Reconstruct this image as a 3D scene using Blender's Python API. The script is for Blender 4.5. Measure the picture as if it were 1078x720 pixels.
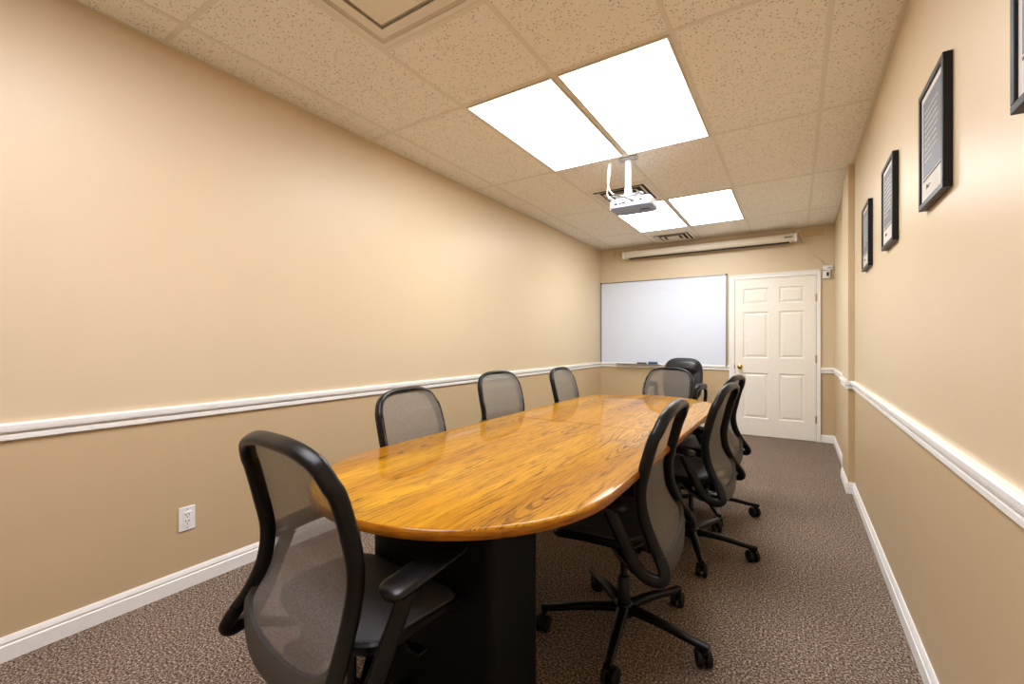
import bpy, bmesh, math, random
from mathutils import Vector, Matrix, Euler
PI = math.pi
random.seed(7)
S = bpy.context.scene
for o in list(bpy.data.objects):
    bpy.data.objects.remove(o, do_unlink=True)
C = S.collection

# ------------------------------------------------------------------ camera
cam_d = bpy.data.cameras.new('camera')
cam = bpy.data.objects.new('camera', cam_d)
C.objects.link(cam)
cam_d.sensor_width = 36.0
cam_d.lens = 468.6 / 1078 * 36
cam_d.clip_start = 0.02
cam.location = (0, 0, 1.216)
cam.rotation_euler = (math.radians(90), 0, math.radians(32.46))
S.camera = cam

# ------------------------------------------------------------------ light and exposure
LAMP = 13.0            # radiance of the ceiling light diffusers
w = bpy.data.worlds.new('world')
S.world = w
w.use_nodes = True
w.node_tree.nodes['Background'].inputs[0].default_value = (0.9, 0.93, 1.0, 1)
w.node_tree.nodes['Background'].inputs[1].default_value = 0.0
S.view_settings.view_transform = 'Standard'
S.view_settings.look = 'None'
S.view_settings.gamma = 1
S.view_settings.use_curve_mapping = False
S.view_settings.exposure = 0.0

# ------------------------------------------------------------------ room dimensions
XL, XR = -2.548, 0.40
YB, YN = 6.576, -1.70
H = 2.643
Y1, STEP = 0.899, 1.2192
YS = [Y1 + STEP * k for k in range(-2, 5)]
YS = [y for y in YS if y > YN + 0.05]
XA, XB_, XC_, XD_, XE = -2.316, -1.702, -1.0905, -0.4805, 0.1295
XS = [XA, XB_, XC_, XD_, XE]

# ------------------------------------------------------------------ material helpers
def s2l(c):
    return tuple((x / 12.92 if x <= 0.04045 else ((x + 0.055) / 1.055) ** 2.4) for x in c)

def rgb(r, g, b):
    return s2l((r / 255, g / 255, b / 255)) + (1,)

class N:
    def __init__(self, name):
        self.m = bpy.data.materials.new(name)
        self.m.use_nodes = True
        self.t = self.m.node_tree
        self.b = self.t.nodes['Principled BSDF']
        self.out = self.t.nodes['Material Output']
        self.c = None
    def n(self, typ, **kw):
        x = self.t.nodes.new(typ)
        for k, v in kw.items():
            setattr(x, k, v)
        return x
    def l(self, a, b):
        self.t.links.new(a, b)
    def set(self, **kw):
        for k, v in kw.items():
            self.b.inputs[k.replace('_', ' ')].default_value = v
        return self
    def coord(self, scale=(1, 1, 1), rot=(0, 0, 0)):
        tc = self.n('ShaderNodeTexCoord')
        mp = self.n('ShaderNodeMapping')
        mp.inputs['Scale'].default_value = scale
        mp.inputs['Rotation'].default_value = rot
        self.l(tc.outputs['Object'], mp.inputs['Vector'])
        return mp.outputs['Vector']
    def noise(self, vec, scale, detail=2, rough=0.5, dist=0.0):
        x = self.n('ShaderNodeTexNoise')
        x.inputs['Scale'].default_value = scale
        x.inputs['Detail'].default_value = detail
        x.inputs['Roughness'].default_value = rough
        x.inputs['Distortion'].default_value = dist
        self.l(vec, x.inputs['Vector'])
        return x.outputs['Fac']
    def ramp(self, fac, stops, interp='LINEAR'):
        x = self.n('ShaderNodeValToRGB')
        x.color_ramp.interpolation = interp
        e = x.color_ramp.elements
        while len(e) < len(stops):
            e.new(0.5)
        for k, (p, c) in enumerate(stops):
            e[k].position = p
            e[k].color = c if len(c) == 4 else tuple(c) + (1,)
        self.l(fac, x.inputs['Fac'])
        return x.outputs['Color']
    def mix(self, fac, a, b, mode='MIX'):
        x = self.n('ShaderNodeMix', data_type='RGBA', blend_type=mode)
        for sock, v in ((x.inputs[0], fac), (x.inputs[6], a), (x.inputs[7], b)):
            if isinstance(v, (int, float)):
                sock.default_value = v
            elif isinstance(v, tuple):
                sock.default_value = v
            else:
                self.l(v, sock)
        return x.outputs[2]
    def bump(self, h, strength, dist=0.001):
        x = self.n('ShaderNodeBump')
        x.inputs['Strength'].default_value = strength
        x.inputs['Distance'].default_value = dist
        self.l(h, x.inputs['Height'])
        self.l(x.outputs['Normal'], self.b.inputs['Normal'])

def plain(name, col, rough=0.5, metal=0.0, spec=0.5, var=0.06, scale=30, bump=0.0):
    k = N(name)
    k.set(Roughness=rough, Metallic=metal)
    k.b.inputs['Specular IOR Level'].default_value = spec
    v = k.coord()
    f = k.noise(v, scale, 3)
    a = tuple(x * (1 - var) for x in col[:3]) + (1,)
    b = tuple(min(1, x * (1 + var)) for x in col[:3]) + (1,)
    k.l(k.ramp(f, [(0.3, a), (0.7, b)]), k.b.inputs['Base Color'])
    if bump:
        k.bump(k.noise(v, scale * 12, 2), bump)
    return k.m

def emit(name, col, strength):
    k = N(name)
    k.set(Base_Color=(0.9, 0.9, 0.9, 1))
    k.b.inputs['Emission Color'].default_value = col
    k.b.inputs['Emission Strength'].default_value = strength
    return k.m

def wall_paint():
    k = N('wall_paint')
    v = k.coord()
    tc = k.n('ShaderNodeNewGeometry')
    sp = k.n('ShaderNodeSeparateXYZ')
    k.l(tc.outputs['Position'], sp.inputs[0])
    gt = k.n('ShaderNodeMath', operation='GREATER_THAN')
    k.l(sp.outputs['Z'], gt.inputs[0])
    gt.inputs[1].default_value = 0.87
    f = k.noise(v, 1.3, 4)
    up = k.ramp(f, [(0.3, UPPER), (0.7, tuple(x * 1.03 for x in UPPER[:3]))])
    scuff = k.noise(k.coord((1, 1, 0.25)), 3.0, 5, 0.65, 0.6)
    lo = k.ramp(scuff, [(0.35, LOWER), (0.62, tuple(x * 1.02 for x in LOWER[:3])), (0.78, tuple(x * 1.12 for x in LOWER[:3]))])
    k.l(k.mix(gt.outputs[0], lo, up), k.b.inputs['Base Color'])
    k.set(Roughness=0.40)
    k.b.inputs['Specular IOR Level'].default_value = 0.45
    k.bump(k.noise(v, 160, 2), 0.12, 0.002)
    return k.m

UPPER = rgb(214, 194, 162)
LOWER = rgb(200, 175, 138)
M = {}
M['wall'] = wall_paint()
M['trim'] = plain('white_trim_paint', rgb(242, 240, 236), 0.35, var=0.02)
M['door'] = plain('white_door_paint', rgb(242, 236, 226), 0.4, var=0.02)

def ceiling_tile():
    k = N('ceiling_tile')
    v = k.coord()
    a = k.noise(v, 150, 2, 0.6)
    vo = k.n('ShaderNodeTexVoronoi')
    vo.inputs['Scale'].default_value = 75
    vo.inputs['Randomness'].default_value = 1.0
    k.l(v, vo.inputs['Vector'])
    hole = k.ramp(vo.outputs['Distance'], [(0.20, (1, 1, 1)), (0.32, (0, 0, 0))])
    sel = k.ramp(k.noise(v, 40, 1), [(0.44, (0, 0, 0)), (0.52, (1, 1, 1))])
    holes = k.mix(1.0, hole, sel, 'MULTIPLY')
    base = k.ramp(a, [(0.3, tuple(x * 0.92 for x in CEIL[:3])), (0.6, CEIL)])
    dark = tuple(x * 0.36 for x in CEIL[:3]) + (1,)
    bw = k.n('ShaderNodeRGBToBW')
    k.l(holes, bw.inputs[0])
    k.l(k.mix(bw.outputs[0], base, dark), k.b.inputs['Base Color'])
    k.set(Roughness=0.95)
    k.b.inputs['Specular IOR Level'].default_value = 0.1
    return k.m
CEIL = rgb(250, 246, 237)
M['tile'] = ceiling_tile()
M['grid'] = plain('grid_metal', rgb(232, 226, 214), 0.5, var=0.02)
M['vent'] = plain('vent_enamel', rgb(236, 230, 218), 0.45, var=0.02)
M['gap_shade'] = plain('vent_gap_shade', rgb(206, 196, 178), 0.5)  # darker tone paints in the shade between the stepped vent's plates
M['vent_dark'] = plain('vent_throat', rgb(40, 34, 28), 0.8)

def carpet():
    k = N('carpet')
    v = k.coord()
    a = k.noise(v, 120, 3, 0.8)
    b = k.noise(v, 2.2, 3)
    c1 = k.ramp(a, [(0.36, rgb(34, 25, 20)), (0.45, rgb(90, 75, 65)), (0.54, rgb(136, 118, 104)), (0.66, rgb(216, 199, 182))])
    k.l(k.mix(1.0, c1, k.ramp(b, [(0.3, (0.88, 0.88, 0.88)), (0.7, (1, 1, 1))]), 'MULTIPLY'), k.b.inputs['Base Color'])
    k.set(Roughness=1.0)
    k.b.inputs['Specular IOR Level'].default_value = 0.05
    k.bump(a, 0.3, 0.004)
    return k.m
M['carpet'] = carpet()

def oak(name, edge=False):
    k = N(name)
    # long-wave board figure, stretched along the grain (world Y)
    v = k.coord((1.0, 0.14, 1.0))
    warp = k.noise(v, 2.6, 3, 0.5, 0.3)
    tc = k.n('ShaderNodeTexCoord')
    sx = k.n('ShaderNodeSeparateXYZ')
    k.l(tc.outputs['Object'], sx.inputs[0])
    m1 = k.n('ShaderNodeMath', operation='MULTIPLY_ADD')
    k.l(warp, m1.inputs[0]); m1.inputs[1].default_value = 1.05
    k.l(sx.outputs['X'], m1.inputs[2])
    m2 = k.n('ShaderNodeMath', operation='MULTIPLY'); k.l(m1.outputs[0], m2.inputs[0]); m2.inputs[1].default_value = 33.0
    fine = k.noise(k.coord((1, 0.10, 1)), 26, 4, 0.6)
    m3 = k.n('ShaderNodeMath', operation='MULTIPLY_ADD'); k.l(fine, m3.inputs[0]); m3.inputs[1].default_value = 0.9; k.l(m2.outputs[0], m3.inputs[2])
    fr = k.n('ShaderNodeMath', operation='FRACT'); k.l(m3.outputs[0], fr.inputs[0])
    rings = k.ramp(fr.outputs[0], [(0.0, (0, 0, 0)), (0.66, (0.06, 0.06, 0.06)), (0.84, (1, 1, 1)), (0.95, (1, 1, 1)), (1.0, (0.0, 0.0, 0.0))])
    pores = k.ramp(k.noise(k.coord((1, 0.035, 1)), 210, 3, 0.7), [(0.50, (0, 0, 0)), (0.62, (1, 1, 1))])
    tone = k.noise(k.coord((1, 0.06, 1)), 7, 3, 0.55)
    base = k.ramp(tone, [(0.30, OAK_A), (0.52, OAK_B), (0.72, OAK_C)])
    bwr = k.n('ShaderNodeRGBToBW'); k.l(rings, bwr.inputs[0])
    # figure is strong only in patches
    patch = k.ramp(k.noise(k.coord((1, 0.3, 1)), 3.1, 2), [(0.42, (0.10, 0.10, 0.10)), (0.66, (0.85, 0.85, 0.85))])
    bwp = k.n('ShaderNodeRGBToBW'); k.l(patch, bwp.inputs[0])
    bwo = k.n('ShaderNodeRGBToBW'); k.l(pores, bwo.inputs[0])
    pm = k.n('ShaderNodeMath', operation='MULTIPLY_ADD'); k.l(bwo.outputs[0], pm.inputs[0]); pm.inputs[1].default_value = 0.6; pm.inputs[2].default_value = 0.5
    mm = k.n('ShaderNodeMath', operation='MULTIPLY'); k.l(bwr.outputs[0], mm.inputs[0]); k.l(bwp.outputs[0], mm.inputs[1])
    m4 = k.n('ShaderNodeMath', operation='MULTIPLY'); k.l(mm.outputs[0], m4.inputs[0]); k.l(pm.outputs[0], m4.inputs[1])
    c1 = k.mix(m4.outputs[0], base, OAK_D)
    pf = k.n('ShaderNodeMath', operation='MULTIPLY'); k.l(bwo.outputs[0], pf.inputs[0]); pf.inputs[1].default_value = 0.55
    c2 = k.mix(pf.outputs[0], c1, OAK_D)
    # nested cathedral arches in a few strips
    wr = k.n('ShaderNodeMath', operation='WRAP'); k.l(sx.outputs['X'], wr.inputs[0]); wr.inputs[1].default_value = 0.19; wr.inputs[2].default_value = -0.19
    u2 = k.n('ShaderNodeMath', operation='MULTIPLY'); k.l(wr.outputs[0], u2.inputs[0]); k.l(wr.outputs[0], u2.inputs[1])
    va = k.n('ShaderNodeMath', operation='MULTIPLY_ADD'); k.l(u2.outputs[0], va.inputs[0]); va.inputs[1].default_value = -1300.0
    yb = k.n('ShaderNodeMath', operation='MULTIPLY_ADD'); k.l(sx.outputs['Y'], yb.inputs[0]); yb.inputs[1].default_value = 8.0
    wob = k.noise(k.coord((1, 0.4, 1)), 11, 4, 0.65)
    wb = k.n('ShaderNodeMath', operation='MULTIPLY'); k.l(wob, wb.inputs[0]); wb.inputs[1].default_value = 2.2
    k.l(wb.outputs[0], yb.inputs[2]); k.l(yb.outputs[0], va.inputs[2])
    fa = k.n('ShaderNodeMath', operation='FRACT'); k.l(va.outputs[0], fa.inputs[0])
    arch = k.ramp(fa.outputs[0], [(0.0, (0, 0, 0)), (0.58, (0, 0, 0)), (0.70, (1, 1, 1)), (0.90, (1, 1, 1)), (1.0, (0, 0, 0))])
    um = k.ramp(u2.outputs[0], [(0.0022, (1, 1, 1)), (0.0075, (0, 0, 0))])
    pa = k.ramp(k.noise(k.coord((1, 0.45, 1), (0, 0, 0.3)), 3.4, 2), [(0.40, (0, 0, 0)), (0.52, (1, 1, 1))])
    am = k.mix(1.0, k.mix(1.0, arch, um, 'MULTIPLY'), pa, 'MULTIPLY')
    bwa = k.n('ShaderNodeRGBToBW'); k.l(am, bwa.inputs[0])
    fine2 = k.n('ShaderNodeMath', operation='MULTIPLY'); k.l(bwa.outputs[0], fine2.inputs[0]); k.l(pm.outputs[0], fine2.inputs[1])
    c3 = k.mix(fine2.outputs[0], c2, OAK_D)
    k.l(c3, k.b.inputs['Base Color'])
    k.set(Roughness=0.5)
    k.b.inputs['Specular IOR Level'].default_value = 0.08
    k.b.inputs['Coat Weight'].default_value = 0.5
    k.b.inputs['Coat Roughness'].default_value = 0.05
    k.b.inputs['Coat IOR'].default_value = 1.36
    return k.m
OAK_A = rgb(156, 100, 3); OAK_B = rgb(180, 124, 5); OAK_C = rgb(198, 145, 12); OAK_D = rgb(58, 27, 2)
M['oak'] = oak('oak_veneer')
def oak_edge():
    k = N('oak_edge')
    f = k.noise(k.coord((0.25, 0.25, 3.0)), 60, 3, 0.6)
    k.l(k.ramp(f, [(0.3, rgb(120, 66, 6)), (0.5, rgb(150, 90, 8)), (0.7, rgb(172, 110, 16))]), k.b.inputs['Base Color'])
    k.set(Roughness=0.4)
    k.b.inputs['Specular IOR Level'].default_value = 0.1
    k.b.inputs['Coat Weight'].default_value = 0.6
    k.b.inputs['Coat Roughness'].default_value = 0.06
    k.b.inputs['Coat IOR'].default_value = 1.4
    return k.m
M['oak_edge'] = oak_edge()

M['black_laminate'] = plain('black_laminate', rgb(13, 12, 12), 0.55, spec=0.2, var=0.1)
M['black_plastic'] = plain('black_plastic', rgb(10, 10, 11), 0.33, spec=0.32, var=0.12, scale=60, bump=0.05)
M['panel_plastic'] = plain('grey_plastic_panel', rgb(62, 59, 55), 0.5, var=0.06)
M['rubber'] = plain('caster_rubber', rgb(13, 13, 14), 0.5, spec=0.3)
M['leather'] = plain('black_leather', rgb(24, 24, 29), 0.36, var=0.15, scale=40, bump=0.25)
M['chrome_gray'] = plain('gas_lift_steel', rgb(40, 40, 42), 0.3, 0.6)

def mesh_fabric():
    k = N('mesh_fabric')
    v = k.coord()
    f = k.noise(v, 300, 2)
    k.l(k.ramp(f, [(0.35, rgb(106, 102, 97)), (0.65, rgb(136, 130, 123))]), k.b.inputs['Base Color'])
    k.set(Roughness=0.7)
    k.b.inputs['Specular IOR Level'].default_value = 0.3
    k.bump(f, 0.3, 0.001)
    tr = k.n('ShaderNodeBsdfTransparent')
    mx = k.n('ShaderNodeMixShader')
    mx.inputs[0].default_value = 0.75
    k.l(tr.outputs[0], mx.inputs[1]); k.l(k.b.outputs[0], mx.inputs[2])
    k.l(mx.outputs[0], k.out.inputs['Surface'])
    return k.m
M['mesh'] = mesh_fabric()

def seat_fabric():
    k = N('seat_fabric')
    v = k.coord()
    ck = k.n('ShaderNodeTexChecker'); ck.inputs['Scale'].default_value = 320
    k.l(v, ck.inputs['Vector'])
    k.l(k.mix(ck.outputs['Fac'], rgb(50, 49, 50), rgb(86, 85, 87)), k.b.inputs['Base Color'])
    k.set(Roughness=0.6)
    k.bump(k.noise(v, 260, 2), 0.2, 0.001)
    return k.m
M['seat'] = seat_fabric()
M['whiteboard'] = plain('whiteboard_enamel', rgb(224, 231, 247), 0.16, var=0.01, scale=2)
M['alu'] = plain('aluminium_frame', rgb(150, 150, 152), 0.4, 0.7, var=0.04)
M['dark_cap'] = plain('dark_corner_cap', rgb(50, 48, 46), 0.5)
M['white_plastic'] = plain('white_plastic', rgb(238, 238, 238), 0.35, var=0.02)
M['projector_white'] = plain('projector_white', rgb(196, 198, 204), 0.4, var=0.02)
M['projector_grey'] = plain('projector_grey', rgb(140, 158, 196), 0.4, var=0.03)
M['projector_dark'] = plain('projector_dark', rgb(84, 92, 116), 0.35, var=0.03)
M['glass_dark'] = plain('lens_glass', rgb(16, 18, 24), 0.08)
M['screen_case'] = plain('screen_case_enamel', rgb(226, 214, 194), 0.4, var=0.02)
M['screen_black'] = plain('screen_black_border', rgb(22, 20, 20), 0.6)
M['batten'] = plain('painted_batten', rgb(206, 176, 132), 0.5, var=0.03)
M['brass'] = plain('brass', rgb(206, 168, 88), 0.25, 1.0, var=0.05)
M['frame_black'] = plain('black_frame_wood', rgb(17, 17, 17), 0.4, spec=0.3, var=0.1)
M['mat_board'] = plain('white_mat_board', rgb(214, 210, 204), 0.8, var=0.02)
M['print_grey'] = plain('print_slate', rgb(104, 107, 116), 0.5, var=0.05, scale=8)
M['print_light'] = plain('print_pale', rgb(196, 194, 192), 0.6, var=0.03)
M['print_ink'] = plain('print_ink', rgb(60, 60, 62), 0.6)
M['marker_black'] = plain('marker_black', rgb(26, 26, 28), 0.4)
M['eraser_blue'] = plain('eraser_blue_felt', rgb(70, 108, 150), 0.8)
M['smudge'] = plain('marker_smudge', rgb(206, 212, 224), 0.4)
M['cable_white'] = plain('white_cable', rgb(196, 192, 184), 0.45)
M['cable_black'] = plain('black_cable', rgb(28, 28, 28), 0.45)
M['lamp'] = emit('lamp_diffuser', (0.955, 0.985, 1.0, 1), LAMP)
M['lamp_cool'] = emit('lamp_diffuser_daylight', (0.98, 0.965, 1.05, 1), LAMP)
M['lamp_rim'] = plain('lamp_rim', rgb(222, 214, 200), 0.5, var=0.02)
M['slot_dark'] = plain('slot_dark', rgb(60, 56, 54), 0.7)

# ------------------------------------------------------------------ mesh helpers
def box(bm, x0, x1, y0, y1, z0, z1, bevel=0.0, seg=2):
    r = bmesh.ops.create_cube(bm, size=1.0)
    vs = r['verts']
    bmesh.ops.scale(bm, vec=(x1 - x0, y1 - y0, z1 - z0), verts=vs)
    bmesh.ops.translate(bm, vec=((x0 + x1) / 2, (y0 + y1) / 2, (z0 + z1) / 2), verts=vs)
    if bevel:
        es = list({e for v in vs for e in v.link_edges})
        bmesh.ops.bevel(bm, geom=es, offset=bevel, segments=seg, profile=0.5, affect='EDGES', clamp_overlap=True)

def loft(bm, rings, closed=True, cap=True):
    R = [[bm.verts.new(p) for p in r] for r in rings]
    n = len(R[0])
    for a, b in zip(R, R[1:]):
        for i in range(n if closed else n - 1):
            j = (i + 1) % n
            bm.faces.new((a[i], a[j], b[j], b[i]))
    if cap and closed:
        bm.faces.new(list(reversed(R[0])))
        bm.faces.new(R[-1])
    return R

def catmull(pts, sub=6):
    P = [Vector(p) for p in pts]
    out = []
    for i in range(len(P) - 1):
        p0 = P[i - 1] if i > 0 else P[0] * 2 - P[1]
        p1, p2 = P[i], P[i + 1]
        p3 = P[i + 2] if i + 2 < len(P) else P[-1] * 2 - P[-2]
        for k in range(sub):
            t = k / sub
            out.append(0.5 * ((2 * p1) + (p2 - p0) * t + (2 * p0 - 5 * p1 + 4 * p2 - p3) * t * t + (3 * p1 - p0 - 3 * p2 + p3) * t ** 3))
    out.append(P[-1])
    return out

def sweep(bm, path, a, b, b0, n=12, power=2.6, cap=True, scale=None):
    """cross-section half sizes: a across (t x b), b along the transported vector starting at b0"""
    P = [Vector(p) for p in path]
    T = []
    for i in range(len(P)):
        d = P[min(i + 1, len(P) - 1)] - P[max(i - 1, 0)]
        T.append(d.normalized())
    bv = Vector(b0)
    bv = (bv - T[0] * bv.dot(T[0])).normalized()
    rings = []
    for i, p in enumerate(P):
        if i:
            ax = T[i - 1].cross(T[i])
            if ax.length > 1e-8:
                bv = Matrix.Rotation(T[i - 1].angle(T[i]), 3, ax.normalized()) @ bv
            bv = (bv - T[i] * bv.dot(T[i])).normalized()
        nv = T[i].cross(bv)
        s = scale(i / (len(P) - 1)) if scale else (1, 1)
        ring = []
        for k in range(n):
            t = 2 * PI * k / n
            c, d = math.cos(t), math.sin(t)
            cx = math.copysign(abs(c) ** (2 / power), c) * a * s[0]
            cy = math.copysign(abs(d) ** (2 / power), d) * b * s[1]
            ring.append(p + nv * cx + bv * cy)
        rings.append(ring)
    loft(bm, rings, True, cap)

def tube(bm, pts, r, n=8, sub=6):
    path = catmull(pts, sub) if len(pts) > 2 else [Vector(p) for p in pts]
    d = (path[1] - path[0]).normalized()
    b0 = Vector((0, 0, 1)) if abs(d.z) < 0.9 else Vector((1, 0, 0))
    sweep(bm, path, r, r, b0, n, 2.0)

def lathe(bm, prof, n=24, at=(0, 0, 0), axis='Z'):
    rings = []
    for r, h in prof:
        ring = []
        for k in range(n):
            t = 2 * PI * k / n
            p = Vector((r * math.cos(t), r * math.sin(t), h))
            if axis == 'X':
                p = Vector((h, p.x, p.y))
            elif axis == 'Y':
                p = Vector((p.y, h, p.x))
            ring.append(p + Vector(at))
        rings.append(ring)
    loft(bm, rings, True, True)

def rslab(bm, hw, hd, cx, cy, layers, power=4.0, n=40, warp=None):
    """stack of superellipse outlines: layers = (z, inset)"""
    rings = []
    for z, ins in layers:
        ring = []
        for k in range(n):
            t = 2 * PI * k / n
            c, d = math.cos(t), math.sin(t)
            x = cx + math.copysign(abs(c) ** (2 / power), c) * (hw - ins)
            y = cy + math.copysign(abs(d) ** (2 / power), d) * (hd - ins)
            p = Vector((x, y, z))
            if warp:
                p = warp(p)
            ring.append(p)
        rings.append(ring)
    loft(bm, rings, True, True)

def obj(name, bm, mat, parent=None, smooth=True, angle=40, mats=None):
    bmesh.ops.remove_doubles(bm, verts=bm.verts, dist=1e-6)
    bmesh.ops.recalc_face_normals(bm, faces=bm.faces)
    me = bpy.data.meshes.new(name)
    bm.to_mesh(me)
    bm.free()
    me.materials.append(mat)
    for x in (mats or []):
        me.materials.append(x)
    if smooth:
        me.polygons.foreach_set('use_smooth', [True] * len(me.polygons))
        me.set_sharp_from_angle(angle=math.radians(angle))
    o = bpy.data.objects.new(name, me)
    C.objects.link(o)
    o.parent = parent
    return o

def tag(o, label, cat, group=None):
    o['label'] = label
    o['category'] = cat
    if group:
        o['group'] = group
    return o

def thing(name, label, cat, loc=(0, 0, 0), rz=0.0, group=None):
    o = bpy.data.objects.new(name, None)
    C.objects.link(o)
    o.location = loc
    o.rotation_euler = (0, 0, rz)
    return tag(o, label, cat, group)

def struct(name, bm, mat, parent=None, **kw):
    o = obj(name, bm, mat, parent, **kw)
    if parent is None:
        o['kind'] = 'structure'
    return o

def dup(root, loc, rz, label, group=None):
    r = root.copy()
    C.objects.link(r)
    r.location = loc
    r.rotation_euler = (0, 0, rz)
    r['label'] = label
    if group:
        r['group'] = group
    for ch in list(root.children):
        c = ch.copy()
        C.objects.link(c)
        c.parent = r
        for g in list(ch.children):
            d = g.copy()
            C.objects.link(d)
            d.parent = c
    return r

# ------------------------------------------------------------------ the room
bm = bmesh.new(); box(bm, XL - 0.1, XR + 0.1, YN - 0.1, YB + 0.1, -0.1, 0.0)
struct('floor', bm, M['carpet'], smooth=False)
bm = bmesh.new(); box(bm, XL - 0.1, XR + 0.1, YN - 0.1, YB + 0.1, H, H + 0.1)
struct('ceiling', bm, M['tile'], smooth=False)
bm = bmesh.new(); box(bm, XL - 0.1, XL, YN - 0.1, YB + 0.1, 0, H)
struct('wall_left', bm, M['wall'], smooth=False)
PY0, PY1, PX = 4.47, 4.98, 0.36          # shallow boxed-out chase on the right wall
bm = bmesh.new()
box(bm, XR, XR + 0.1, YN - 0.1, YB + 0.1, 0, H)
box(bm, PX, XR + 0.02, PY0, PY1, 0, H)
struct('wall_right', bm, M['wall'], smooth=False)
bm = bmesh.new(); box(bm, XL, XR, YB, YB + 0.1, 0, H)
struct('wall_back', bm, M['wall'], smooth=False)
bm = bmesh.new(); box(bm, XL, XR, YN - 0.1, YN, 0, H)
struct('wall_front', bm, M['wall'], smooth=False)

# ceiling grid bars
bm = bmesh.new()
for x in XS:
    box(bm, x - 0.012, x + 0.012, YN, YB, H - 0.003, H + 0.001)
for y in YS:
    box(bm, XL, XR, y - 0.012, y + 0.012, H - 0.0024, H + 0.001)
for y in (Y1 + 0.61, YS[-2] - 0.61, YS[-1] + 0.61):
    box(bm, XB_, XC_, y - 0.012, y + 0.012, H - 0.0024, H + 0.001)
for a, b in ((XL, XL + 0.018), (XR - 0.018, XR)):
    box(bm, a, b, YN, YB, H - 0.003, H + 0.001)
box(bm, XL, XR, YB - 0.018, YB, H - 0.003, H + 0.001)
struct('trim_1', bm, M['grid'], smooth=False)

# mouldings: extrude a profile (depth, z) along the wall
RAIL = [(0, 0.838), (0.010, 0.838), (0.014, 0.842), (0.014, 0.858), (0.011, 0.862), (0.007, 0.8635), (0.007, 0.867), (0.016, 0.869), (0.022, 0.874), (0.024, 0.884), (0.024, 0.898), (0.018, 0.905), (0, 0.905)]
BASE = [(0, 0.0), (0.014, 0.0), (0.014, 0.058), (0.010, 0.062), (0.012, 0.072), (0.008, 0.084), (0.004, 0.092), (0, 0.092)]
def mould(name, prof, a, b, nrm, mat=M['trim'], ends=(0, 0)):
    bm = bmesh.new()
    mould_into(bm, prof, a, b, nrm)
    return struct(name, bm, mat, smooth=False)
def mould_into(bm, prof, a, b, nrm):
    a, b, nrm = Vector((*a, 0)), Vector((*b, 0)), Vector((*nrm, 0))
    d = (b - a).normalized()
    r0 = [a + nrm * p[0] + Vector((0, 0, p[1])) for p in prof]
    r1 = [b + nrm * p[0] + Vector((0, 0, p[1])) for p in prof]
    loft(bm, [r0, r1], True, True)

CASL, CASR = -0.742, 0.262
def all_moulds(prof, names):
    mould(names[0], prof, (XL, YN), (XL, YB), (1, 0))
    bm = bmesh.new()
    mould_into(bm, prof, (XR, YN), (XR, PY0 - 0.0005), (-1, 0))
    dmax = max(p[0] for p in prof)
    mould_into(bm, prof, (XR, PY0), (PX - dmax + 0.001, PY0), (0, -1))
    mould_into(bm, prof, (PX, PY0 - dmax + 0.001), (PX, PY1), (-1, 0))
    mould_into(bm, prof, (XR, PY1), (XR, YB), (-1, 0))
    struct(names[1], bm, M['trim'], smooth=False)
    bm = bmesh.new()
    mould_into(bm, prof, (XL, YB), (CASL, YB), (0, -1))
    mould_into(bm, prof, (CASR, YB), (XR, YB), (0, -1))
    struct(names[2], bm, M['trim'], smooth=False)
all_moulds(RAIL, ('trim_2', 'trim_3', 'trim_4'))
all_moulds(BASE, ('baseboard_left', 'baseboard_right', 'baseboard_back'))

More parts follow.
